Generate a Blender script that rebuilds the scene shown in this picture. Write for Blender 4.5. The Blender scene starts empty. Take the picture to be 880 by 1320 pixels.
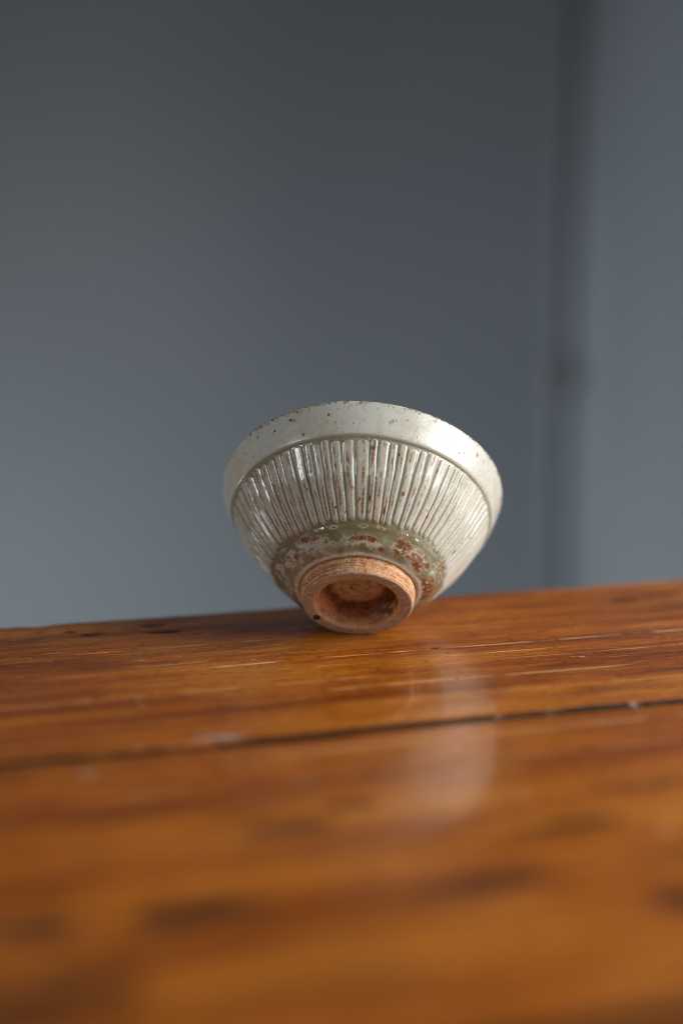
import bpy, math
import numpy as np
from mathutils import Vector, Matrix

scene = bpy.context.scene
R = math.radians

# ------------------------------------------------------------------ camera
CAM_H = 0.16503
cam_data = bpy.data.cameras.new("camera")
cam = bpy.data.objects.new("camera", cam_data)
scene.collection.objects.link(cam)
cam.location = (0, 0, CAM_H)
cam.rotation_euler = (math.pi / 2 - math.atan(360.0 / 1833.33), 0, 0)
cam_data.sensor_fit = 'VERTICAL'
cam_data.sensor_height = 36.0
cam_data.sensor_width = 24.0
cam_data.lens = 50.0
cam_data.clip_start = 0.01
cam_data.clip_end = 50
cam_data.dof.use_dof = True
cam_data.dof.focus_distance = 0.570
cam_data.dof.aperture_fstop = 2.0
scene.camera = cam

# ------------------------------------------------------------------ room light
world = bpy.data.worlds.new("World")
scene.world = world
world.use_nodes = True
bg = world.node_tree.nodes["Background"]
bg.inputs[0].default_value = (0.80, 0.90, 1.0, 1)
bg.inputs[1].default_value = 0.052


def area(name, loc, target, sx, sy, power, col, spread=180):
    d = bpy.data.lights.new(name, 'AREA')
    d.shape = 'RECTANGLE'
    d.size, d.size_y = sx, sy
    d.energy = power
    d.color = col
    d.spread = R(spread)
    o = bpy.data.objects.new(name, d)
    scene.collection.objects.link(o)
    o.location = loc
    o.rotation_euler = (Vector(target) - Vector(loc)).to_track_quat('-Z', 'Y').to_euler()
    return o


area("window_light_left", (-0.93, 0.02, 0.47), (0.0, 0.57, 0.05), 0.34, 0.16, 2.6, (0.92, 0.97, 1.0))
area("wall_fill_light", (-1.70, 1.15, -0.62), (0.38, 1.93, -0.52), 0.9, 0.4, 8.0, (0.88, 0.94, 1.0), 84)  # added lamp for the wall gradient, spread kept off the bowl
area("window_light_right", (1.02, 0.40, 0.47), (0.0, 0.60, 0.03), 0.90, 0.70, 22.0, (1.0, 0.985, 0.955))
scene.cycles.filter_width = 1.0

scene.view_settings.view_transform = 'Standard'
scene.view_settings.look = 'None'
scene.view_settings.exposure = 0.0
scene.view_settings.gamma = 1.0

# ------------------------------------------------------------------ numpy noise


def _hash(ix, iy, iz, seed):
    h = ix * np.uint32(374761393) + iy * np.uint32(668265263) + iz * np.uint32(2147483647) + np.uint32((seed * 1274126177) & 0xFFFFFFFF)
    h = (h ^ (h >> np.uint32(13))) * np.uint32(1274126177)
    h = (h ^ (h >> np.uint32(16))) * np.uint32(2246822519)
    return ((h ^ (h >> np.uint32(15))) & np.uint32(0xFFFFFF)).astype(np.float32) * np.float32(1 / 0xFFFFFF)


def vnoise(x, y, z, seed=0):
    """smooth value noise; an axis that is constant costs nothing"""
    ax = []
    for v in (x, y, z):
        v = np.asarray(v, np.float64)
        i = np.floor(v)
        f = (v - i).astype(np.float32)
        ax.append((i.astype(np.int64).astype(np.uint32), f * f * f * (f * (f * 6 - 15) + 10), v.ndim == 0))
    (xi, fx, _), (yi, fy, _), (zi, fz, kz) = ax
    one = np.uint32(1)

    def plane(zz):
        a = _hash(xi, yi, zz, seed)
        b = _hash(xi + one, yi, zz, seed)
        c = _hash(xi, yi + one, zz, seed)
        d = _hash(xi + one, yi + one, zz, seed)
        a = a + (b - a) * fx
        c = c + (d - c) * fx
        return a + (c - a) * fy
    p = plane(zi)
    if kz and float(fz) == 0.0:
        return p
    return p + (plane(zi + one) - p) * fz


def fbm(x, y, z, seed=0, octs=4):
    a, s, t = 0.5, 0.0, 0.0
    for k in range(octs):
        s = s + a * vnoise(np.asarray(x) * 2 ** k, np.asarray(y) * 2 ** k, np.asarray(z) * 2 ** k, seed + k * 17)
        t += a
        a *= 0.5
    return s / t


def sstep(a, b, x):
    t = np.clip((x - a) / (b - a), 0, 1)
    return t * t * (3 - 2 * t)


def pchip(xk, yk, x):
    xk, yk = np.asarray(xk, float), np.asarray(yk, float)
    h = np.diff(xk)
    d = np.diff(yk) / h
    m = np.zeros_like(yk)
    m[0], m[-1] = d[0], d[-1]
    for i in range(1, len(xk) - 1):
        if d[i - 1] * d[i] > 0:
            w1, w2 = 2 * h[i] + h[i - 1], h[i] + 2 * h[i - 1]
            m[i] = (w1 + w2) / (w1 / d[i - 1] + w2 / d[i])
    i = np.clip(np.searchsorted(xk, x) - 1, 0, len(h) - 1)
    t = (x - xk[i]) / h[i]
    return ((2 * t**3 - 3 * t**2 + 1) * yk[i] + (t**3 - 2 * t**2 + t) * h[i] * m[i]
            + (-2 * t**3 + 3 * t**2) * yk[i + 1] + (t**3 - t**2) * h[i] * m[i + 1])


# ------------------------------------------------------------------ mesh helpers


def grid_mesh(name, P, closed, flip=False, extra_faces=None):
    """P: rows x cols x 3; closed: wrap the columns."""
    n, m = P.shape[:2]
    idx = np.arange(n * m).reshape(n, m)
    if closed:
        nx = np.roll(idx, -1, axis=1)
        a, b, c, d = idx[:-1], nx[:-1], nx[1:], idx[1:]
    else:
        a, b, c, d = idx[:-1, :-1], idx[:-1, 1:], idx[1:, 1:], idx[1:, :-1]
    q = np.stack([a, b, c, d], -1).reshape(-1, 4)
    if flip:
        q = q[:, ::-1]
    me = bpy.data.meshes.new(name)
    nf = len(q)
    loops = q.reshape(-1).astype(np.int32)
    starts = (np.arange(nf) * 4).astype(np.int32)
    if extra_faces:
        for fce in extra_faces:
            starts = np.append(starts, len(loops)).astype(np.int32)
            loops = np.append(loops, np.array(fce, np.int32)).astype(np.int32)
        nf += len(extra_faces)
    me.vertices.add(n * m)
    me.vertices.foreach_set("co", P.reshape(-1).astype(np.float32))
    me.loops.add(len(loops))
    me.loops.foreach_set("vertex_index", loops)
    me.polygons.add(nf)
    me.polygons.foreach_set("loop_start", starts)
    me.polygons.foreach_set("use_smooth", np.ones(nf, dtype=bool))
    me.update(calc_edges=True)
    return me


def attr_color(me, name, C):
    a = me.attributes.new(name, 'FLOAT_COLOR', 'POINT')
    C = C.reshape(-1, 3)
    a.data.foreach_set("color", np.concatenate([C, np.ones((len(C), 1))], 1).reshape(-1).astype(np.float32))


def attr_float(me, name, v):
    a = me.attributes.new(name, 'FLOAT', 'POINT')
    a.data.foreach_set("value", v.reshape(-1).astype(np.float32))


def link(name, data, parent=None):
    o = bpy.data.objects.new(name, data)
    scene.collection.objects.link(o)
    o.parent = parent
    return o


class NT:
    """small node-tree helper"""

    def __init__(self, name):
        self.m = bpy.data.materials.new(name)
        self.m.use_nodes = True
        self.t = self.m.node_tree
        self.b = self.t.nodes["Principled BSDF"]

    def n(self, kind, **kw):
        nd = self.t.nodes.new(kind)
        for k, v in kw.items():
            if hasattr(nd, k):
                setattr(nd, k, v)
            else:
                nd.inputs[k].default_value = v
        return nd

    def l(self, a, b):
        self.t.links.new(a, b)

    def attr(self, name):
        return self.n('ShaderNodeAttribute', attribute_name=name)

    def noise(self, vec, scale, detail=4.0, rough=0.55, stretch=None):
        if stretch:
            mp = self.n('ShaderNodeMapping')
            mp.inputs['Scale'].default_value = stretch
            self.l(vec, mp.inputs['Vector'])
            vec = mp.outputs['Vector']
        nd = self.n('ShaderNodeTexNoise')
        nd.inputs['Scale'].default_value = scale
        nd.inputs['Detail'].default_value = detail
        nd.inputs['Roughness'].default_value = rough
        self.l(vec, nd.inputs['Vector'])
        return nd.outputs['Fac']

    def rng(self, v, a, b, c, d):
        nd = self.n('ShaderNodeMapRange')
        for k, x in zip(('From Min', 'From Max', 'To Min', 'To Max'), (a, b, c, d)):
            nd.inputs[k].default_value = x
        self.l(v, nd.inputs['Value'])
        return nd.outputs['Result']

    def mix(self, fac, a, b, mode='MIX'):
        nd = self.n('ShaderNodeMix', data_type='RGBA', blend_type=mode)
        for s, x in ((nd.inputs[0], fac), (nd.inputs[6], a), (nd.inputs[7], b)):
            if isinstance(x, (int, float)):
                s.default_value = x
            elif isinstance(x, tuple):
                s.default_value = x if len(x) == 4 else (*x, 1)
            else:
                self.l(x, s)
        return nd.outputs[2]

    def ramp(self, v, stops):
        nd = self.n('ShaderNodeValToRGB')
        e = nd.color_ramp.elements
        while len(e) < len(stops):
            e.new(0.5)
        for el, (p, c) in zip(e, stops):
            el.position = p
            el.color = (*c, 1)
        self.l(v, nd.inputs[0])
        return nd.outputs[0]

    def math(self, op, a, b):
        nd = self.n('ShaderNodeMath', operation=op)
        for s, x in ((nd.inputs[0], a), (nd.inputs[1], b)):
            if isinstance(x, (int, float)):
                s.default_value = x
            else:
                self.l(x, s)
        return nd.outputs[0]

    def bump(self, h, strength, dist, normal=None):
        nd = self.n('ShaderNodeBump')
        nd.inputs['Strength'].default_value = strength
        nd.inputs['Distance'].default_value = dist
        self.l(h, nd.inputs['Height'])
        if normal is not None:
            self.l(normal, nd.inputs['Normal'])
        return nd.outputs['Normal']


# ------------------------------------------------------------------ materials


def mat_wall():
    k = NT("grey_wall_paint")
    co = k.n('ShaderNodeTexCoord').outputs['Object']
    big = k.noise(co, 1.6, 3)
    c = k.mix(k.rng(big, 0.3, 0.7, 0, 1), (0.204, 0.224, 0.239), (0.233, 0.252, 0.267))
    k.l(c, k.b.inputs['Base Color'])
    k.b.inputs['Roughness'].default_value = 0.75
    k.l(k.bump(k.noise(co, 220, 3), 0.15, 0.002), k.b.inputs['Normal'])
    return k.m


def mat_plain(name, col, rough):
    k = NT(name)
    co = k.n('ShaderNodeTexCoord').outputs['Object']
    c = k.mix(k.rng(k.noise(co, 30, 3), 0.3, 0.7, 0, 1), col, tuple(x * 0.8 for x in col))
    k.l(c, k.b.inputs['Base Color'])
    k.b.inputs['Roughness'].default_value = rough
    return k.m


def mat_wood(seed):
    k = NT("stained_pine_wood")
    tc = k.n('ShaderNodeTexCoord').outputs['Object']
    mp = k.n('ShaderNodeMapping')
    mp.inputs['Location'].default_value = (seed * 3.1, seed * 1.7, seed * 0.6)
    k.l(tc, mp.inputs['Vector'])
    co = mp.outputs['Vector']
    warp = k.noise(co, 5, 3, stretch=(1.0, 2.0, 1.0))
    grain = k.noise(co, 1.0, 6, 0.62, stretch=(5.0, 75.0, 8.0))
    streak = k.noise(co, 1.0, 3, 0.6, stretch=(14.0, 300.0, 20.0))
    fibre = k.noise(co, 1.0, 4, 0.62, stretch=(45.0, 700.0, 60.0))
    blot = k.noise(co, 1.0, 4, 0.6, stretch=(13.0, 26.0, 8.0))
    pores = k.noise(co, 1.0, 2, 0.5, stretch=(230.0, 1100.0, 100.0))
    g = k.math('ADD', k.math('MULTIPLY', grain, 0.75), k.math('MULTIPLY', warp, 0.25))
    c = k.ramp(g, [(0.35, (0.1491, 0.0314, 0.0033)), (0.46, (0.3509, 0.0860, 0.0067)),
                   (0.54, (0.5088, 0.1389, 0.0091)), (0.66, (0.6228, 0.2195, 0.0199))])
    c = k.mix(k.rng(blot, 0.48, 0.70, 0, 0.65), c, (0.2632, 0.0538, 0.0057))
    c = k.mix(k.rng(blot, 0.46, 0.28, 0, 0.60), c, (0.5965, 0.2106, 0.0199))
    c = k.mix(k.rng(streak, 0.47, 0.36, 0.0, 0.40), c, k.mix(1.0, c, (0.42, 0.32, 0.26), 'MULTIPLY'))
    c = k.mix(k.rng(streak, 0.56, 0.68, 0.0, 0.30), c, (0.72, 0.33, 0.070))
    c = k.mix(k.rng(fibre, 0.35, 0.56, 0.60, 0), c, k.mix(1.0, c, (0.42, 0.33, 0.26), 'MULTIPLY'))
    c = k.mix(k.rng(fibre, 0.62, 0.72, 0, 0.45), c, (0.74, 0.40, 0.14))
    c = k.mix(k.rng(pores, 0.60, 0.66, 0, 0.8), c, (0.060, 0.016, 0.006))
    c = k.mix(k.attr("worn").outputs['Fac'], c, (0.78, 0.52, 0.28))
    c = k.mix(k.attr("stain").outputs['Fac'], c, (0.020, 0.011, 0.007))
    c = k.mix(k.attr("chalk").outputs['Fac'], c, (0.46, 0.45, 0.42))
    k.l(c, k.b.inputs['Base Color'])
    sm = k.noise(co, 1.0, 4, 0.6, stretch=(22.0, 55.0, 30.0))
    ro = k.math('ADD', k.rng(sm, 0.3, 0.7, 0.30, 0.50), k.math('MULTIPLY', k.attr("worn").outputs['Fac'], 0.25))
    k.l(ro, k.b.inputs['Roughness'])
    k.b.inputs['IOR'].default_value = 1.45
    k.b.inputs['Specular IOR Level'].default_value = 0.16
    k.b.inputs['Coat Weight'].default_value = 0.62
    k.b.inputs['Coat Roughness'].default_value = 0.12
    nb = k.bump(fibre, 0.10, 0.0006)
    nb = k.bump(grain, 0.25, 0.0010, nb)
    nb = k.bump(pores, 0.06, 0.0003, nb)
    k.l(nb, k.b.inputs['Normal'])
    nb2 = k.bump(sm, 0.26, 0.0012)
    k.l(nb2, k.b.inputs['Coat Normal'])
    return k.m


def mat_glaze():
    k = NT("ash_glaze_stoneware")
    co = k.n('ShaderNodeTexCoord').outputs['Object']
    c = k.attr("glaze_color").outputs['Color']
    fine = k.noise(co, 900, 4, 0.65)
    mid = k.noise(co, 160, 4, 0.6)
    c = k.mix(k.rng(mid, 0.3, 0.7, 0.0, 0.16), c, k.mix(1.0, c, (0.80, 0.78, 0.66), 'MULTIPLY'))
    c = k.mix(k.rng(fine, 0.60, 0.74, 0.0, 0.35), c, k.mix(1.0, c, (0.62, 0.52, 0.38), 'MULTIPLY'))
    k.l(c, k.b.inputs['Base Color'])
    k.l(k.math('ADD', k.attr("roughness_map").outputs['Fac'], k.rng(mid, 0.3, 0.7, -0.04, 0.06)), k.b.inputs['Roughness'])
    k.b.inputs['IOR'].default_value = 1.52
    nb = k.bump(mid, 0.13, 0.0005)
    nb = k.bump(fine, 0.10, 0.0002, nb)
    k.l(nb, k.b.inputs['Normal'])
    return k.m


def mat_clay():
    k = NT("unglazed_orange_clay")
    co = k.n('ShaderNodeTexCoord').outputs['Object']
    c = k.attr("glaze_color").outputs['Color']
    fine = k.noise(co, 1000, 4, 0.7)
    mid = k.noise(co, 380, 4, 0.65)
    c = k.mix(k.rng(mid, 0.42, 0.66, 0.0, 0.5), c, k.mix(1.0, c, (0.60, 0.46, 0.36), 'MULTIPLY'))
    c = k.mix(k.rng(fine, 0.62, 0.70, 0.0, 0.6), c, (0.14, 0.045, 0.018))
    c = k.mix(k.rng(fine, 0.42, 0.34, 0.0, 0.35), c, (0.68, 0.52, 0.38))
    k.l(c, k.b.inputs['Base Color'])
    k.l(k.attr("roughness_map").outputs['Fac'], k.b.inputs['Roughness'])
    nb = k.bump(mid, 0.55, 0.0007)
    nb = k.bump(fine, 0.40, 0.0003, nb)
    k.l(nb, k.b.inputs['Normal'])
    return k.m


# ------------------------------------------------------------------ the room corner behind
M_WALL = mat_wall()
BACK_Y, CORNER_X, COVE = 2.2, 0.392, 0.075


def slab(name, x0, x1, y0, y1, z0, z1, mat, nx=1):
    v = [(x, y, z) for x in (x0, x1) for y in (y0, y1) for z in (z0, z1)]
    f = [(0, 1, 3, 2), (4, 6, 7, 5), (0, 4, 5, 1), (2, 3, 7, 6), (0, 2, 6, 4), (1, 5, 7, 3)]
    me = bpy.data.meshes.new(name)
    me.from_pydata(v, [], f)
    me.update()
    me.materials.append(mat)
    return link(name, me)


w = slab("wall_back", -1.6, CORNER_X - COVE, BACK_Y, BACK_Y + 0.1, -0.75, 1.0, M_WALL)
w["kind"] = "structure"
w["label"] = "plain blue-grey painted wall behind the bowl"
w = slab("wall_right", CORNER_X, CORNER_X + 0.1, 1.15, BACK_Y - COVE, -0.75, 1.0, M_WALL)
w["kind"] = "structure"
w["label"] = "lighter blue-grey side wall right of the corner"

# corner between the two walls; rounding added to soften its shading
tc_ = np.linspace(0, np.pi / 2, 25)
arc = [(CORNER_X - COVE + COVE * math.sin(t), BACK_Y - COVE + COVE * math.cos(t)) for t in tc_]
back = [(CORNER_X + 0.1, BACK_Y - COVE), (CORNER_X + 0.1, BACK_Y + 0.1), (CORNER_X - COVE, BACK_Y + 0.1)]
outl = arc + back
nv = len(outl)
me = bpy.data.meshes.new("wall_corner")
me.from_pydata([(x, y, -0.75) for x, y in outl] + [(x, y, 1.0) for x, y in outl], [],
               [(i, (i + 1) % nv, nv + (i + 1) % nv, nv + i) for i in range(nv)] + [tuple(range(nv))[::-1], tuple(range(nv, 2 * nv))])
me.update()
for p in list(me.polygons)[:24]:
    p.use_smooth = True
me.materials.append(M_WALL)
w = link("wall_corner", me)
w["kind"] = "structure"
w["label"] = "corner where the two grey walls meet, rounded to soften its shading"

# thin riser pipe in the corner with a dark collar
pipe = link("wall_pipe", None)
pipe.location = (CORNER_X - 0.058, BACK_Y - 0.013, -0.762)
pipe["label"] = "thin grey painted pipe with dark collar in the corner of the walls"
pipe["category"] = "pipe"


def lathe(name, prof, seg, mat, parent):
    t = np.linspace(0, 2 * np.pi, seg, endpoint=False)
    P = np.array([[(r * np.cos(a), r * np.sin(a), z) for a in t] for r, z in prof])
    me = grid_mesh(name, P, True)
    me.materials.append(mat)
    return link(name, me, parent)


lathe("tube", [(0.0080, 0.0), (0.0080, 1.75)], 24, mat_plain("grey_pipe_paint", (0.20, 0.222, 0.242), 0.6), pipe)
lathe("collar", [(0.0082, 0.675), (0.0165, 0.678), (0.018, 0.685), (0.018, 0.728), (0.0165, 0.735), (0.0082, 0.738)], 24,
      mat_plain("dark_collar_metal", (0.16, 0.168, 0.175), 0.5), pipe)

# ------------------------------------------------------------------ table of old planks
FOOT = np.array([0.00721, 0.57454])
ANG = R(15.6)
table = link("wooden_table", None)
table.location = (FOOT[0], FOOT[1], 0)
table.rotation_euler = (0, 0, ANG)
table["label"] = "worn orange-brown wooden plank table top carrying the bowl"
table["category"] = "table"

rs = np.random.RandomState(4)


def blend_ellipse(A, u, v, cu, cv, ru, rv, amp, seed, soft=0.5):
    """raise A to amp inside an uneven ellipse; returns the window and its mask"""
    i0, i1 = np.searchsorted(u, [cu - 2 * ru, cu + 2 * ru])
    j0, j1 = np.searchsorted(v, [cv - 2 * rv, cv + 2 * rv])
    U, V = np.meshgrid(u[i0:i1], v[j0:j1], indexing='ij')
    wob = 0.9 * (fbm(U * 2.2 / ru, V * 1.6 / rv, 0, seed, 3) - 0.5)
    m = 1 - sstep(1 - soft, 1 + soft * 0.4, np.sqrt(((U - cu) / ru) ** 2 + ((V - cv) / rv) ** 2) + wob)
    w = (slice(i0, i1), slice(j0, j1))
    A[w] = np.maximum(A[w], amp * m)
    return w, m


def make_plank(v0, v1, seed, z_top, stains, chalks, lines, chips, du=0.0007, dv=0.0007, round_r=0.0016):
    u = np.concatenate([np.linspace(-0.62, -0.30, 40)[:-1], np.arange(-0.30, 0.34, du), np.linspace(0.34, 0.75, 40)])
    vs = [np.arange(v0 + 0.004, v1 - 0.004, dv), np.linspace(v0, v0 + 0.004, 16), np.linspace(v1 - 0.004, v1, 16)]
    for ln in lines:
        vs.append(np.arange(ln[0] - 0.0016, ln[0] + 0.0016, 0.0002))
    v = np.unique(np.round(np.concatenate(vs), 6))
    U, V = np.meshgrid(u, v, indexing='ij')
    worn = np.zeros_like(U)
    stain = np.zeros_like(U)
    chalk = np.zeros_like(U)
    # softly uneven top, flat where the bowl stands
    calm = sstep(0.02, 0.09, np.hypot(U, V - 0.01))
    Z = -0.0011 * calm * (fbm(U * 9, V * 22, 0, seed) ** 1.5)
    # rounded arrises with chips along them
    for side in (0, 1):
        sel = (v - v0 < 0.012) if side == 0 else (v1 - v < 0.012)
        Ue, Ve = U[:, sel], V[:, sel]
        e = (Ve - v0) if side == 0 else (v1 - Ve)
        chip = 0.0005 * sstep(0.58, 0.76, fbm(Ue * 45, Ve * 30, 3 + side, seed + 5, 4))
        nz = 0.6 + 0.8 * fbm(Ue * 300, Ve * 300, 1, seed + 9, 3)
        for (cu, wd, dp) in chips[side]:
            chip = chip + dp * np.exp(-((Ue - cu) / wd) ** 4) * nz
        ee = np.clip(e - chip * 0.9, -0.01, 1)
        rr = round_r * (0.8 + 0.6 * fbm(u * 20, side, 0, seed + 2, 2))[:, None]
        dz = np.where(ee < rr, rr - np.sqrt(np.clip(rr ** 2 - np.clip(rr - ee, 0, rr) ** 2, 0, None)), 0)
        dz = dz + sstep(0.0, 0.003, chip - e) * chip * 0.55
        Z[:, sel] -= dz
        wn = 0.12 * sstep(0.0, 0.0016, chip - e) * (0.3 + 0.7 * fbm(Ue * 200, Ve * 400, 0, seed + 4, 3))
        wn = np.maximum(wn, 0.12 * sstep(rr * 1.3, rr * 0.3, e) * fbm(Ue * 60, Ve * 200, 0, seed + 6, 3))
        worn[:, sel] = np.maximum(worn[:, sel], wn)
    for (cu, cv, ru, rv, a) in stains:
        w, m = blend_ellipse(stain, u, v, cu, cv, ru, rv, a, seed + int(abs(cu) * 9999) % 97)
        if ru < 0.02:
            Z[w] -= 0.0006 * m * a
    for (cu, cv, ru, rv, a) in chalks:
        blend_ellipse(chalk, u, v, cu, cv, ru, rv, a, seed + int(abs(cu) * 9999) % 89)
    # long scratches and open grain lines
    for (lv, ua, ub, wd, a) in lines:
        drift = lv + 0.0011 * (fbm(u * 14, lv * 90, 0, seed + 31, 3) - 0.5) + 0.0004 * (fbm(u * 70, lv * 70, 0, seed + 32, 2) - 0.5)
        brk = sstep(0.32, 0.60, fbm(u * 55, lv * 300, 0, seed + 33, 4)) * sstep(ua, ua + 0.02, u) * sstep(ub, ub - 0.02, u)
        wv = wd * (0.6 + 0.9 * fbm(u * 120, lv * 50, 0, seed + 34, 2))
        sel = np.abs(v - lv) < 0.004
        m = np.exp(-((V[:, sel] - drift[:, None]) / wv[:, None]) ** 2) * brk[:, None]
        worn[:, sel] = np.maximum(worn[:, sel], a * m)
        Z[:, sel] -= 0.00025 * m
    # random tiny nicks and pits
    nk = vnoise(U * 260, V * 900, 0, seed + 50)
    sel = vnoise(U * 40, V * 60, 0, seed + 51)
    worn = np.maximum(worn, 0.5 * sstep(0.92, 0.98, nk) * sstep(0.55, 0.75, sel))
    stain = np.maximum(stain, 0.6 * sstep(0.08, 0.03, nk) * sstep(0.45, 0.25, sel))
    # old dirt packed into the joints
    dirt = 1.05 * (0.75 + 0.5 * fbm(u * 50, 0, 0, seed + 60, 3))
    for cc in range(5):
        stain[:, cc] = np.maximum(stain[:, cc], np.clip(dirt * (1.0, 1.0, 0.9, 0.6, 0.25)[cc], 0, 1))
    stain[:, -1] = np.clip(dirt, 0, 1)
    P = np.stack([U, V + 0.0005 * (fbm(U * 12, 0, 0, seed + 3, 3) - 0.5), Z + z_top], -1)
    # sides and underside
    def pad(A):
        return np.pad(A, ((1, 1), (1, 1)), mode='edge')
    P = np.stack([pad(P[..., i]) for i in range(3)], -1)
    P[0, :, 2] = P[-1, :, 2] = -0.038
    P[:, 0, 2] = P[:, -1, 2] = -0.038
    n, m = P.shape[:2]
    me = grid_mesh("plank", P, False, True, [(0, m - 1, n * m - 1, (n - 1) * m)])
    attr_float(me, "worn", np.clip(pad(worn), 0, 1))
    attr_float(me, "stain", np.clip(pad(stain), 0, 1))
    attr_float(me, "chalk", np.clip(pad(chalk), 0, 1))
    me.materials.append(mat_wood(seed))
    return link("plank", me, table)


# the plank under the bowl
make_plank(
    -0.1090, 0.0520, 1, 0.0,
    stains=[(-0.108, 0.030, 0.0055, 0.0030, 1), (-0.116, 0.037, 0.004, 0.0022, 1), (-0.077, 0.0262, 0.008, 0.0028, 1),
            (-0.081, 0.038, 0.006, 0.0026, 1), (-0.1146, -0.0535, 0.002, 0.0018, .7), (0.1335, 0.0233, 0.009, 0.0028, .95),
            (0.1535, 0.028, 0.009, 0.0026, .9), (0.0236, -0.0271, 0.0022, 0.0013, .95), (-0.045, 0.018, 0.003, 0.0012, .5),
            (0.009, 0.0035 - 0.012, 0.0016, 0.0009, .6), (-0.128, 0.040, 0.003, 0.0015, .6)],
    chalks=[(-0.079, -0.1050, 0.010, 0.0021, .75), (-0.106, -0.1055, 0.0024, 0.0014, .25), (-0.084, -0.0985, 0.003, 0.0012, .15)],
    lines=[(-0.0282, -0.09, 0.30, 0.00036, 1.0), (-0.0385, -0.06, 0.075, 0.00028, .8), (-0.0673, -0.05, 0.10, 0.0006, .55),
           (-0.0180, 0.02, 0.28, 0.00025, .45), (0.0030, -0.16, -0.02, 0.0005, .35), (-0.0480, 0.05, 0.25, 0.0004, .5),
           (-0.0560, -0.17, 0.0, 0.0007, .30), (-0.0200, -0.15, -0.03, 0.0006, .40), (-0.0850, -0.04, 0.2, 0.0006, .30)],
    chips=([(-0.079, 0.010, 0.0004), (-0.106, 0.003, 0.0005), (0.021, 0.003, 0.0003), (0.040, 0.005, 0.0003),
            (0.073, 0.003, 0.0003)], [(-0.128, 0.006, 0.002), (0.12, 0.012, 0.0012)]))
# the plank in front of it
make_plank(
    -0.2990, -0.1164, 2, 0.0009,
    stains=[(-0.0741, -0.1843, 0.015, 0.0040, .85), (-0.1095, -0.2283, 0.020, 0.0070, .97), (-0.0344, -0.2316, 0.021, 0.0045, .9),
            (0.000, -0.2056, 0.022, 0.0032, .85), (-0.054, -0.1738, 0.010, 0.0035, .75), (0.010, -0.2548, 0.010, 0.006, .8),
            (-0.150, -0.225, 0.016, 0.008, .7), (-0.150, -0.262, 0.026, 0.010, .6), (-0.085, -0.270, 0.03, 0.006, .35),
            (0.040, -0.185, 0.02, 0.003, .5), (0.03, -0.230, 0.02, 0.004, .5), (-0.12, -0.165, 0.02, 0.003, .4)],
    chalks=[(-0.125, -0.128, 0.004, 0.002, .3), (0.0, -0.124, 0.003, 0.0015, .3)],
    lines=[(-0.128, -0.10, 0.2, 0.0009, .35), (-0.150, -0.15, 0.1, 0.0012, .15)],
    chips=([], []), du=0.0012, dv=0.0012)
# the plank nearest the lens
make_plank(-0.4700, -0.3040, 3, 0.0, stains=[], chalks=[], lines=[], chips=([], []), du=0.003, dv=0.003)

# ------------------------------------------------------------------ tea bowl
# profile in millimetres: height above the foot face, outer radius
PZ = [7.2, 8.0, 9.4, 11.6, 16.0, 22.0, 30.0, 37.0, 44.0, 50.5, 57.3]
PR = [24.2, 27.0, 29.6, 31.8, 35.9, 41.0, 47.2, 51.1, 54.9, 57.7, 60.0]
RF = 21.9
phi = np.concatenate([np.linspace(-0.6, np.pi + 0.6, 1000), np.linspace(np.pi + 0.6, 2 * np.pi - 0.6, 260)[1:-1]])
N_PHI = len(phi)

zo = np.concatenate([np.linspace(7.2, 10, 36)[:-1], np.linspace(10, 17, 64)[:-1], np.linspace(17, 40, 110)[:-1],
                     np.linspace(40, 46, 44)[:-1], np.linspace(46, 57.3, 52)])
ro = pchip(PZ, PR, zo)
# glaze roll where the glaze ends at the foot
Zg, Pg = np.meshgrid(zo, phi, indexing='ij')
Rg = np.repeat(ro[:, None], N_PHI, 1)
CX, CY = np.cos(Pg), np.sin(Pg)

rs = np.random.RandomState(11)
NF = 78
pitch = 1 + 0.60 * (rs.rand(NF) - 0.5)
pitch *= np.interp((np.arange(NF) + .5) / NF * 2 * np.pi, [0, 0.9, 1.2, 2.4, 3.4, 5.0, 2 * np.pi], [0.82, 0.86, 1.08, 1.08, 1.0, 0.95, 0.82])
edges = np.concatenate([[0], np.cumsum(pitch)])
edges *= 2 * np.pi / edges[-1]
f_bot = 15.6 + 1.9 * (rs.rand(NF) - 0.5)
f_top = 42.9 + 1.0 * (rs.rand(NF) - 0.5)
f_dep = rs.rand(NF)
f_skew = 0.5 * (rs.rand(NF) - 0.5)
f_wid = 1.0 + 0.36 * (rs.rand(NF) - 0.5)
f_slant = 0.014 * (rs.rand(NF) - 0.5)
f_rust = rs.rand(NF)
f_rnd = rs.rand(NF)
ph2 = (Pg + 0.006 * (fbm(CX * 9, CY * 9, Zg * 0.12, 71, 2) - 0.5) * 2
       + 0.010 * np.sin(3 * Pg) * (Zg - 30) / 14) % (2 * np.pi)
fi = np.clip(np.searchsorted(edges, ph2, side='right') - 1, 0, NF - 1)
tt = ((ph2 - edges[fi]) / (edges[fi + 1] - edges[fi]) * 2 - 1)
tt = tt + f_slant[fi] * (Zg - 30) * 1.0 + 0.22 * (fbm(fi * 5.7, Zg * 0.22, 0, 72, 2) - 0.5)
cap_b = np.clip((f_bot[fi] + 1.7 - Zg) / 1.7, 0, 3)
cap_t = np.clip((Zg - (f_top[fi] - 1.2)) / 1.2, 0, 3)
tq = np.sqrt((tt / f_wid[fi]) ** 2 + cap_b ** 2 + cap_t ** 2)
ridge = 1 - sstep(0.46, 1.05, tq)
crest = 1 - sstep(0.30, 0.80, tq)
influt = sstep(14.4, 15.6, Zg) * (1 - sstep(43.3, 43.8, Zg))
DEP = 0.70 + 0.5 * (fbm(fi * 3.3, Zg * 0.10, 0, 73, 2) - 0.5)
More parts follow.
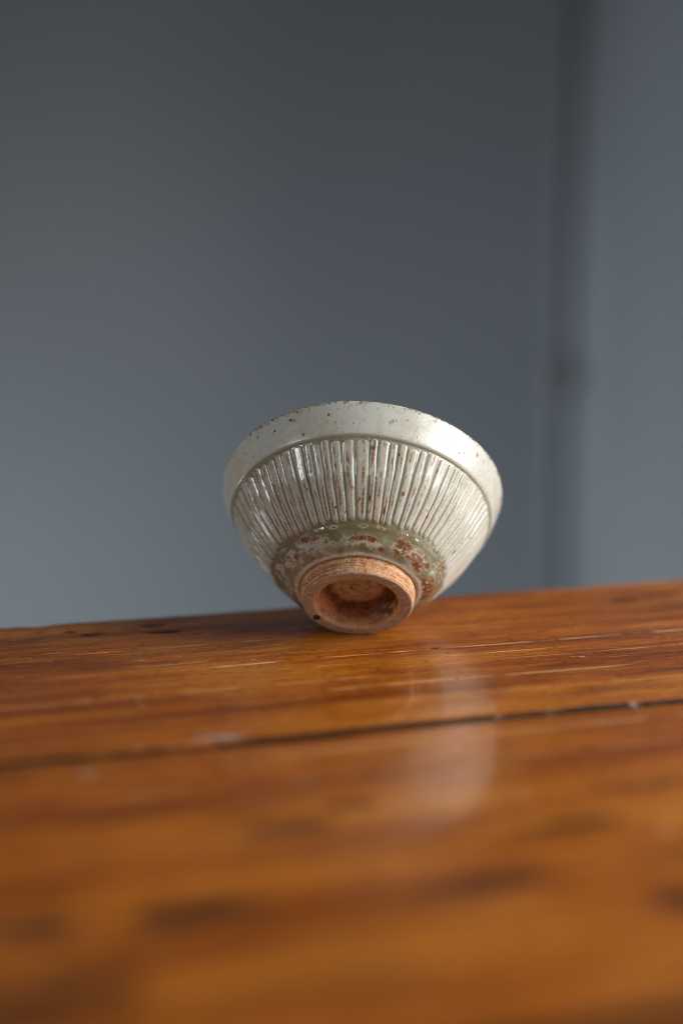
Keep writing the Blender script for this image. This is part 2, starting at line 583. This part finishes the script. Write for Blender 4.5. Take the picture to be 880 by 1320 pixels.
ridge_h = ridge * (0.72 + 0.28 * f_dep[fi]) * (1 + f_skew[fi] * np.clip(tt, -1, 1) * 0.7)
Rg -= influt * DEP * (1 - ridge_h)
shoulder = 1 - sstep(14.4, 15.6, Zg)
# trimmed shoulder under the flutes, softly stepped; ledge line under the band; band a little proud
Rg -= shoulder * 0.32 * sstep(8.0, 10.5, Zg)
Rg += 0.03 * np.sin(Zg * 4.1 + 0.6 * np.sin(Pg)) * shoulder * sstep(8.6, 9.6, Zg)
band = sstep(43.7, 44.5, Zg)
Rg += 0.22 * band * (1 - sstep(44.5, 50, Zg))
# lip eased over
Rg -= 0.25 * sstep(56.6, 57.3, Zg)
# hand-thrown wobble, fading towards the belly it lies on
wob = sstep(20, 57, Zg)
Rg += wob * (0.30 * np.cos(2 * Pg + 0.7) + 0.18 * np.cos(3 * Pg + 2.0) + 0.35 * (fbm(CX * 2.2, CY * 2.2, Zg * 0.06, 5, 3) - 0.5))
ZW = Zg + wob * (0.25 * np.cos(Pg - 2.9) + 0.25 * np.cos(3 * Pg) + 0.5 * (fbm(CX * 2.5, CY * 2.5, 0, 6, 3) - 0.5))
# thick glaze edge wandering along the foot
bead = np.exp(-((Zg - 7.25) / 0.42) ** 2)
Rg += bead * 0.9 * (0.2 + fbm(CX * 5, CY * 5, 0, 8, 3))
ZW -= (1 - sstep(7.2, 8.6, Zg)) * (0.5 * fbm(CX * 6, CY * 6, 0, 9, 3) - 0.1)
# micro relief of the glaze
Rg += 0.05 * (fbm(CX * 40, CY * 40, Zg * 1.0, 12, 3) - 0.5)

# ---- glaze colour (pigment, plus some left-right lighting)
X3, Y3, Z3 = CX * Rg, CY * Rg, Zg
WHITE = np.array([0.600, 0.618, 0.560])
CREAM = np.array([0.600, 0.545, 0.430])
GREY = np.array([0.420, 0.430, 0.350])
GREEN = np.array([0.200, 0.205, 0.105])
OLIVE = np.array([0.190, 0.155, 0.072])
RUST = np.array([0.205, 0.062, 0.012])
DARK = np.array([0.045, 0.026, 0.016])
TAN = np.array([0.350, 0.235, 0.120])
PINK = np.array([0.330, 0.200, 0.150])


def lay(C, m, col):
    m = np.clip(m, 0, 1)[..., None]
    return C * (1 - m) + col * m


n_big = fbm(X3 * 0.10, Y3 * 0.10, Z3 * 0.10, 21, 4)
n_mid = fbm(X3 * 0.35, Y3 * 0.35, Z3 * 0.35, 22, 4)
n_fine = fbm(X3 * 1.4, Y3 * 1.4, Z3 * 1.4, 23, 3)
n_grit = vnoise(X3 * 3.2, Y3 * 3.2, Z3 * 3.2, 24)
C = np.broadcast_to(WHITE, Rg.shape + (3,)).copy()
C = lay(C, 0.5 * sstep(0.50, 0.75, n_big), CREAM)
C = lay(C, 0.30 * sstep(0.50, 0.70, n_mid) * band, GREY)
C = lay(C, 0.45 * sstep(0.66, 0.78, n_fine) * band * sstep(0.45, 0.6, n_mid), TAN)
# flutes: glaze thick and green in the grooves
thin = np.interp(Pg, [-1, 0.5, 1.0, 1.5, 2.6, 3.3, 4.5, 2 * np.pi], [0.30, 0.35, 0.62, 0.90, 1.0, 1.0, 0.8, 0.30])  # greener left, whiter right: glaze variation with some lighting painted in
groove = (1 - sstep(0.25, 0.88, ridge)) * influt
C = lay(C, groove * (0.72 + 0.5 * n_mid) * thin, 0.24 * GREY + 0.72 * GREEN)
C = lay(C, 0.35 * groove * sstep(28, 17, Zg) * thin, GREEN)
C = lay(C, 0.50 * influt * crest * thin, CREAM * 0.92)
C = lay(C, 0.25 * influt * ridge * thin * sstep(0.5, 0.68, n_fine), TAN)
# rust breaking through along the ridge crests
streak = fbm(fi * 7.3, tt * 2.2 + fi, Zg * 0.36, 31, 4)
speck = vnoise(fi * 3.1, tt * 5 + fi, Zg * 2.6, 32)
amt = np.interp(Pg, [-1, 0.6, 1.0, 1.35, 2.2, 2.9, 3.6, 5, 2 * np.pi], [0.22, 0.30, 0.55, 1.0, 1.0, 0.65, 0.6, 0.8, 0.22]) * (0.55 + 0.6 * f_rust[fi])
off = (f_rnd[fi] - 0.5) * 0.5
line = np.exp(-((tt - off) / 0.22) ** 2)
C = lay(C, influt * ridge * line * 0.80 * amt * sstep(0.36, 0.56, streak), np.array([0.400, 0.225, 0.095]))
rust = influt * ridge * line * amt * sstep(0.47, 0.60, streak) * sstep(0.30, 0.58, speck)
rust2 = influt * ridge * sstep(0.80, 0.90, n_grit) * sstep(0.45, 0.62, n_mid) * 0.7
C = lay(C, np.clip(rust * 1.5, 0, 0.95), RUST)
C = lay(C, rust2, RUST * 0.9)
# ledge line below the band
ledge = np.exp(-((Zg - 43.75 - 0.15 * np.sin(5 * Pg)) / 0.50) ** 2)
C = lay(C, ledge * (0.45 + 0.45 * thin), 0.55 * GREEN + 0.45 * GREY)
drip = np.exp(-((Zg - 44.6) / 0.6) ** 2) * sstep(0.4, 0.65, fbm(CX * 60, CY * 60, 0, 33, 2))
C = lay(C, 0.35 * drip, GREY)
# shoulder: olive pool with pale islands that carry rust
warpz = 1.6 * (fbm(CX * 7, CY * 7, Zg * 0.2, 41, 3) - 0.5)
pool = (1 - sstep(15.0, 16.6, Zg + warpz * 0.5 + 0.5 * ridge)) * sstep(6.9, 7.4, Zg + warpz * 0.25)
C = lay(C, pool * 0.96, OLIVE * 0.80 + GREEN * 0.20)
C = lay(C, pool * 0.35 * sstep(0.45, 0.70, n_mid), GREY * 0.75)
halo = (1 - sstep(15.6, 18.0, Zg)) * (1 - pool)
C = lay(C, halo * 0.62 * thin * (0.5 + n_mid), OLIVE * 0.6 + GREEN * 0.5)
isl = np.zeros_like(Rg)
brown = np.zeros_like(Rg)
dark = np.zeros_like(Rg)
n_isl = fbm(X3 * 0.33, Y3 * 0.33, Z3 * 0.33, 43, 4) - 0.5
n_isl2 = fbm(X3 * 0.9, Y3 * 0.9, Z3 * 0.9, 44, 4) - 0.5


def spot(z, p, rz, rp, wob=1.6, soft=0.25):
    """soft-edged patch; rp in millimetres along the circumference"""
    dphi = (Pg - p + np.pi) % (2 * np.pi) - np.pi
    d = np.sqrt(((Zg - z) / rz) ** 2 + (dphi * Rg / rp) ** 2) + wob * n_isl + wob * 0.7 * n_isl2
    return 1 - sstep(1 - soft, 1 + soft, d)


for z, p, rz, rp in [(10.2, 1.50, 1.9, 9.0), (10.4, 2.05, 2.4, 7.0), (12.6, 2.30, 1.7, 6.5), (11.0, 2.55, 3.0, 6.5), (12.6, 2.98, 1.5, 4.5),
                     (9.2, 3.2, 1.2, 6.0), (10.6, 0.95, 1.9, 4.6), (9.8, 0.62, 2.2, 6.0), (11.6, 0.25, 2.0, 3.6), (8.6, 0.02, 1.6, 5.5),
                     (14.5, 1.49, .6, 1.9), (14.4, 1.82, .6, 1.9), (14.6, 2.02, .6, 1.8), (14.5, 1.28, .5, 1.5), (14.3, 0.23, .8, 1.6),
                     (13.6, 0.02, 0.9, 3.0), (11.5, 3.9, 2, 7), (10.5, 4.6, 2, 8), (11.0, 5.4, 2.2, 7)]:
    isl = np.maximum(isl, spot(z, p, rz * 0.85, rp * 0.9, 2.2, 0.42))
low = (1 - sstep(10.6, 13.2, Zg + 5.5 * n_isl + 2.0 * n_isl2)) * sstep(0.1, 0.5, Pg) * pool
C = lay(C, low * 0.30 * sstep(0.30, 0.55, n_mid), WHITE * 0.50 + CREAM * 0.22)
C = lay(C, isl * 0.9, WHITE * 0.52 + CREAM * 0.36)
for z, p, rz, rp, a in [(10.9, 1.45, .85, 6.4, 1), (10.3, 1.62, .5, 1.4, .9), (10.8, 0.95, 2.0, 3.4, 1), (10.0, 0.60, 1.5, 4.4, .95),
                        (9.3, 0.80, .5, 1.6, .9), (10.8, 0.42, .9, 2.2, .9), (8.8, 0.04, 2.6, 5.6, 1), (9.8, -0.20, 2.0, 4.6, .9), (10.2, 0.15, .9, 1.8, .8), (8.6, 1.19, .5, 1.6, .9),
                        (10.4, 2.48, 1.0, 1.9, 1), (13.3, 2.24, .75, 3.0, 1), (12.6, 2.12, .5, 2.0, .8), (12.7, 2.42, .5, 1.5, .8),
                        (12.7, 3.02, .8, 1.2, .9), (14.6, 1.49, .28, 1.2, 1), (14.4, 1.82, .22, .8, .8), (14.6, 2.03, .2, .7, .8),
                        (14.5, 1.28, .28, .9, 1), (9.4, 2.78, .5, 1.0, .8), (14.4, 0.23, .5, .9, .9), (13.7, 2.55, .5, 1.6, .7),
                        (14.2, 2.75, .4, 1.2, .7), (13.5, 0.02, .4, 2.0, .8), (10.9, 1.95, .4, 1.1, .7), (9.9, 2.2, .35, .8, .7), (12.4, 2.72, .4, .8, .8)]:
    m = spot(z, p, rz, rp, 2.2, 0.16) * sstep(-0.16, 0.02, n_isl2 + 0.08)
    ring = spot(z, p, rz + min(0.5, rz * 0.6), rp + min(0.7, rp * 0.4), 2.0, 0.3)
    C = lay(C, ring * 0.45, CREAM * 0.75)
    brown = np.maximum(brown, a * m)
# iron chips on particular ridges
for z, p, rz, rp in [(19.7, 1.284, 1.15, .42), (22.7, 1.44, 1.1, .40), (22.5, 1.54, .6, .36), (20.6, 0.222, 1.1, .38), (31, 2.0, 2.2, .22),
                     (36, 1.45, 3.0, .25), (18.6, 1.44, .4, .3), (27, 1.75, 1.6, .2), (24, 0.85, .5, .3), (33, 0.7, .5, .25), (38, 0.9, .8, .2)]:
    m = spot(z, p, rz, rp, 0.7, 0.3)
    C = lay(C, m, RUST * 0.9)
# grains of iron peppering the islands
iron = np.clip(isl + 0.5 * pool, 0, 1) * sstep(0.55, 0.64, n_fine) * sstep(0.42, 0.56, n_mid) * sstep(7.6, 8.4, Zg)
C = lay(C, iron * 0.5, RUST * 1.05)
C = lay(C, brown, np.array([0.235, 0.080, 0.018]))
C = lay(C, brown * 0.8 * sstep(0.06, 0.17, n_isl2), DARK * 1.5)
# marks on the band
for z, p, rz, rp, col, a in [(55.2, 1.025, .8, .8, PINK, .9), (52.7, 0.602, .95, .75, PINK, .85), (50.5, 1.327, 1.1, .4, TAN, .8), (49.2, 1.345, .5, .4, TAN, .7),
                             (53.6, 2.054, .6, .55, DARK, .95), (53.0, 2.03, .3, .7, DARK, .7), (51.8, 2.192, .55, .5, DARK, .9), (50.9, 2.21, .4, .35, DARK, .7),
                             (54.6, 1.30, .28, .25, DARK, .9), (53.2, 1.10, .25, .25, DARK, .9), (52.9, 1.13, .2, .2, DARK, .7), (54.4, 1.16, .28, .3, RUST, .8),
                             (52.0, 2.62, .45, .35, DARK, .8), (50.6, 2.86, .45, .35, DARK, .8), (49.3, 2.98, .3, .3, RUST, .8), (53.8, 0.35, .4, .3, TAN, .7),
                             (52.0, 0.42, .6, .4, TAN, .5), (47.5, 2.4, .3, .2, TAN, .6), (51.5, 1.75, .5, .25, TAN, .4)]:
    C = lay(C, a * spot(z, p, rz, rp, 1.0, 0.25), col)
rq = np.random.RandomState(23)
for q in range(150):                                  # iron pin-holes over band and flutes
    z = rq.uniform(44.8, 57.0) if q < 85 else rq.uniform(17, 43)
    if q < 85 and rq.rand() < 0.45:
        z = 57.0 - abs(rq.normal(0, 1.6))
    p = rq.uniform(-0.1, np.pi + 0.1)
    sz = 0.17 + 0.42 * rq.rand() ** 2.2
    col = (RUST * 0.6, DARK, TAN, RUST)[rq.randint(4)]
    i0, i1 = np.searchsorted(zo, [z - 2, z + 2])
    j0, j1 = np.searchsorted(phi[:1000], [p - 0.05, p + 0.05])
    if i1 <= i0 or j1 <= j0:
        continue
    ww = (slice(i0, i1), slice(j0, j1))
    d = np.sqrt(((Zg[ww] - z) / (sz * rq.uniform(1, 1.6))) ** 2 + ((Pg[ww] - p) * Rg[ww] / sz) ** 2) + 0.8 * n_isl2[ww]
    C[ww] = lay(C[ww], rq.uniform(0.6, 1.0) * (1 - sstep(0.7, 1.35, d)), col)
    Rg[ww] -= 0.06 * (1 - sstep(0.6, 1.2, d))
rimn = fbm(X3 * 0.42, Y3 * 0.42, Z3 * 0.6, 51, 4)
rimf = fbm(X3 * 1.6, Y3 * 1.6, Z3 * 1.6, 52, 3)
rimb = sstep(55.9, 57.2, Zg + 1.4 * (rimn - 0.5) * 2)
C = lay(C, 0.85 * rimb * sstep(0.34, 0.56, rimf), TAN * 0.55 + RUST * 0.30)
C = lay(C, 0.9 * sstep(54.4, 57.0, Zg) * sstep(0.60, 0.70, rimf) * sstep(0.48, 0.58, rimn), DARK * 2.2)
# scattered fine iron grit
n_g2 = vnoise(X3 * 2.1, Y3 * 2.1, Z3 * 2.1, 25)
C = lay(C, 0.75 * sstep(0.935, 0.97, n_grit), RUST * 0.6)
C = lay(C, 0.85 * sstep(0.952, 0.975, n_g2), RUST * 0.5 + TAN * 0.2)
C = lay(C, 0.16 * band * sstep(0.60, 0.72, n_big + 0.5 * (n_fine - 0.5)), TAN * 1.3)
# glaze roll at the foot: pale blue-green
C = lay(C, np.exp(-((Zg - 7.30 - 0.5 * n_isl) / 0.30) ** 2) * (0.75 + 0.5 * n_mid), np.array([0.68, 0.72, 0.66]))
rough = 0.10 + 0.10 * sstep(0.4, 0.7, n_mid) + 0.30 * np.clip(brown + rust, 0, 1) + 0.12 * band

# ---- lip, inside and hidden underside share the columns
Rl, Zl = Rg[-1], ZW[-1]
rows_R, rows_Z, rows_C, rows_r = [Rg], [ZW], [C], [rough]


def add_row(r, z, col, ro_=0.22):
    rows_R.append(np.broadcast_to(r, (1, N_PHI)))
    rows_Z.append(np.broadcast_to(z, (1, N_PHI)))
    cc = np.broadcast_to(col, (1, N_PHI, 3)) if np.ndim(col) < 2 else col[None]
    rows_C.append(cc)
    rows_r.append(np.full((1, N_PHI), ro_))


lipc = C[-1] * 0.9
add_row(Rl - 0.35, Zl + 0.38, lipc)
add_row(Rl - 1.0, Zl + 0.52, lipc)
add_row(Rl - 1.7, Zl + 0.28, lipc)
add_row(Rl - 2.1, Zl - 0.5, WHITE)
base = Rl - 60.0
for z in (52, 46, 38, 30, 24, 20, 17, 15, 14.2):
    f = (z - 14.2) / 43
    add_row(np.interp(z, [14.2, 15, 17, 20, 24, 30, 38, 46, 52], [10, 18, 26, 32.5, 38, 43.4, 48.6, 53.0, 56.0]) + base * f, z, WHITE * 0.95)
add_row(0.01, 14.0, WHITE * 0.9)
RR, ZZ = np.concatenate(rows_R), np.concatenate(rows_Z)
CC, rr_ = np.concatenate(rows_C), np.concatenate(rows_r)
# hidden underside in front of row 0
und_R = np.stack([np.full(N_PHI, 0.01), np.full(N_PHI, 15.0), np.full(N_PHI, 21.5), np.full(N_PHI, 22.6)])
und_Z = np.stack([np.full(N_PHI, 11.4), np.full(N_PHI, 10.9), np.full(N_PHI, 8.2), np.full(N_PHI, 7.3)])
RR = np.concatenate([und_R, RR])
ZZ = np.concatenate([und_Z, ZZ])
CC = np.concatenate([np.broadcast_to(np.array([0.4, 0.25, 0.15]), (4, N_PHI, 3)), CC])
rr_ = np.concatenate([np.full((4, N_PHI), 0.6), rr_])
P = np.stack([RR * np.cos(phi), RR * np.sin(phi), ZZ], -1) / 1000.0

# the tilt at which foot edge and belly both lie on the table
lowc = (RR[4:4 + len(zo)] - RF) / np.maximum(ZZ[4:4 + len(zo)], 1)
dn = np.abs((phi + np.pi / 2 + np.pi) % (2 * np.pi) - np.pi) < 0.25      # columns round the downward generator
theta = math.atan(lowc[:, dn].max())
print("tilt", math.degrees(theta))
YAW = 0.059
ax = Vector((math.sin(YAW) * math.cos(theta), math.cos(YAW) * math.cos(theta), math.sin(theta)))
uu = Vector((math.cos(YAW), -math.sin(YAW), 0))
vv = uu.cross(ax)
if vv.z < 0:
    vv = -vv
sgn = 1.0 if uu.cross(vv).dot(ax) > 0 else -1.0
bowl = link("tea_bowl", None)
centre = Vector((FOOT[0], FOOT[1], 0.00004)) + vv * (RF / 1000)
rot = Matrix((uu, vv, ax)).transposed()
if sgn < 0:                                  # keep a proper rotation: mirror is absorbed in the columns
    rot = Matrix((-uu, vv, ax)).transposed()
    P[..., 0] *= -1
bowl.matrix_world = Matrix.Translation(centre) @ rot.to_4x4()
bowl["label"] = "fluted pale ash-glazed stoneware tea bowl lying tilted on its foot and belly"
bowl["category"] = "bowl"

me = grid_mesh("body", P, True, sgn < 0)
attr_color(me, "glaze_color", CC)
attr_float(me, "roughness_map", rr_)
me.materials.append(mat_glaze())
body = link("body", me, bowl)

# ---- foot ring
NPF = 720
pf = np.linspace(0, 2 * np.pi, NPF, endpoint=False)
prof = np.array([(22.0, 8.2), (23.4, 7.9), (23.5, 7.2), (23.45, 6.4), (23.35, 5.4), (23.25, 4.4), (23.1, 3.4), (22.95, 2.4), (22.75, 1.4), (22.5, 0.7),
                 (22.2, 0.25), (21.9, 0.05), (21.4, 0.0), (20.6, 0.0), (19.6, 0.0), (18.6, 0.02), (17.8, 0.12), (17.3, 0.45), (17.0, 1.0), (16.75, 1.8),
                 (16.4, 2.8), (16.0, 3.9), (15.6, 5.0), (15.1, 6.1), (14.5, 7.2), (13.7, 8.2), (12.9, 8.9), (12.5, 9.3)])
tk = np.linspace(0, 1, len(prof))
td = np.linspace(0, 1, 220)
fr, fz = np.interp(td, tk, prof[:, 0]), np.interp(td, tk, prof[:, 1])
ker = np.ones(9) / 9
fr[4:-4], fz[4:-4] = np.convolve(fr, ker, 'valid'), np.convolve(fz, ker, 'valid')
T, F = np.meshgrid(td, pf, indexing='ij')
FR, FZ = np.repeat(fr[:, None], NPF, 1), np.repeat(fz[:, None], NPF, 1)
fcx, fcy = np.cos(F), np.sin(F)
side = (1 - sstep(0.34, 0.42, T))
inner = sstep(0.58, 0.64, T)
face = (1 - side) * (1 - inner)
gro = fbm(fcx * 1.6, fcy * 1.6, FZ * 2.0, 61, 4) - 0.5
FR += side * (0.50 * gro + 0.03 * np.sin(FZ * 5.5 + 0.5 * np.sin(F * 2))) * sstep(0.0, 0.05, T)
FR += inner * 0.35 * (fbm(fcx * 2.5, fcy * 2.5, FZ * 1.2, 62, 3) - 0.5)
grit = fbm(FR * fcx * 1.3, FR * fcy * 1.3, FZ * 1.3, 63, 3)
FR += (side * 0.22 + inner * 0.22) * (grit - 0.5)
FZ += face * (0.22 * (fbm(FR * fcx * .5, FR * fcy * .5, 0, 64, 3) - 0.35) + 0.12 * (grit - 0.5))
FZ = np.where((FZ < 0) & (face > 0.5), 0.0, FZ)
sx, sy = FR * fcx, FR * fcy
nA = fbm(sx * 0.25, sy * 0.25, FZ * 0.5, 65, 4)
nB = fbm(sx * 0.9, sy * 0.9, FZ * 1.6, 66, 3)
nC = vnoise(sx * 2.6, sy * 2.6, FZ * 4.0, 67)
ORANGE = np.array([0.660, 0.320, 0.130])
PALE = np.array([0.680, 0.500, 0.340])
ASH = np.array([0.430, 0.420, 0.370])
FC = np.broadcast_to(ORANGE, FR.shape + (3,)).copy()
FC = lay(FC, 0.6 * sstep(0.42, 0.62, nA), PALE)
FC = lay(FC, 0.35 * sstep(0.5, 0.7, nB), RUST * 1.5)
FC = lay(FC, side * 0.5 * sstep(0.05, 0.18, gro), PALE * 1.05)
FC = lay(FC, side * 0.65 * sstep(-0.07, -0.16, gro), RUST * 1.4)
FC = lay(FC, 0.30 * sstep(0.54, 0.66, grit), PALE * 1.1)
FC = lay(FC, 0.40 * (1 - face) * sstep(0.42, 0.32, grit), RUST * 1.1)
FC = lay(FC, face * (0.90 - 0.35 * sstep(0.45, 0.6, nA)), ASH)
FC = lay(FC, inner * 0.5, ORANGE * np.array([1.02, 0.92, 0.8]))
FC = lay(FC, 0.85 * sstep(0.86, 0.93, nC) * sstep(0.45, 0.6, nB), DARK * 1.5)
# scorched line just under the glaze, and glassy brown pools inside
FC = lay(FC, 0.75 * sstep(0.13, 0.06, T + 0.06 * (nB - 0.5)), RUST * 0.6 + DARK * 0.4)
dF = (F - R(-28) + np.pi) % (2 * np.pi) - np.pi
pool_in = inner * np.exp(-(dF / 0.75) ** 2) * sstep(0.66, 0.76, T) * sstep(0.36, 0.56, fbm(sx * .6, sy * .6, FZ * .6, 68, 4))
FC = lay(FC, inner * 0.55 * sstep(0.50, 0.62, nA) * sstep(0.62, 0.72, T), RUST * 0.8)
FC = lay(FC, pool_in * 0.9, DARK * 1.4)
edge_in = inner * sstep(0.86, 0.93, T) * (0.45 + 0.9 * (nB - 0.3))
FC = lay(FC, edge_in, RUST * 0.45 + DARK * 0.55)
# black spot on the ring face
dphi = (F - 3.66 + np.pi) % (2 * np.pi) - np.pi
bs = 1 - sstep(0.75, 1.1, np.sqrt(((T - 0.515) / 0.07) ** 2 + (dphi * 19.5 / 2.0) ** 2) + 1.0 * (nB - 0.5))
FC = lay(FC, bs, np.array([0.022, 0.022, 0.026]))
FRO = 0.72 - 0.5 * pool_in - 0.25 * bs
PF = np.stack([sx, sy, FZ], -1) / 1000.0
if sgn < 0:
    PF[..., 0] *= -1
me = grid_mesh("foot_ring", PF, True, sgn > 0)
attr_color(me, "glaze_color", FC)
attr_float(me, "roughness_map", FRO)
M_CLAY = mat_clay()
me.materials.append(M_CLAY)
ring_o = link("foot_ring", me, bowl)
ring_o["label"] = "bare orange clay foot ring with a black spot"

# ---- floor of the foot, with its turning spiral and an ashy white patch
rr0 = np.concatenate([np.linspace(13.3, 0.02, 70)])
T, F = np.meshgrid(rr0, pf, indexing='ij')
fx, fy = T * np.cos(F), T * np.sin(F)
sw = np.sin(T * 1.5 - F + 0.4)
FZ = 9.0 + 0.25 * sstep(13, 11, T) - 0.9 * np.exp(-(T / 3.2) ** 2) + 0.22 * sw * sstep(10, 4, T) * sstep(0.2, 1.5, T)
FZ += 0.25 * (fbm(fx * .8, fy * .8, 0, 71, 3) - 0.5)
nA = fbm(fx * 0.32, fy * 0.32, 2, 72, 4)
nB = fbm(fx * 1.1, fy * 1.1, 2, 73, 3)
FC = np.broadcast_to(np.array([0.60, 0.50, 0.36]), T.shape + (3,)).copy()
FC = lay(FC, sstep(0.40, 0.6, nA), np.array([0.68, 0.62, 0.50]))
FC = lay(FC, sstep(0.3, 0.9, sw) * 0.35 * sstep(10, 5, T), RUST * 1.5)
FC = lay(FC, sstep(9.0, 12.5, T + 4 * (nA - 0.5)) * 0.9, RUST * 0.7 + DARK * 0.5)
FC = lay(FC, 0.8 * sstep(0.72, 0.78, nB), DARK * 1.5)
PF = np.stack([fx, fy, FZ], -1) / 1000.0
if sgn < 0:
    PF[..., 0] *= -1
me = grid_mesh("foot_recess", PF, True, sgn > 0)
attr_color(me, "glaze_color", FC)
attr_float(me, "roughness_map", np.full(T.shape, 0.5))
me.materials.append(M_CLAY)
rec = link("foot_recess", me, bowl)
rec["label"] = "ashy pale floor inside the foot ring with a turning spiral"
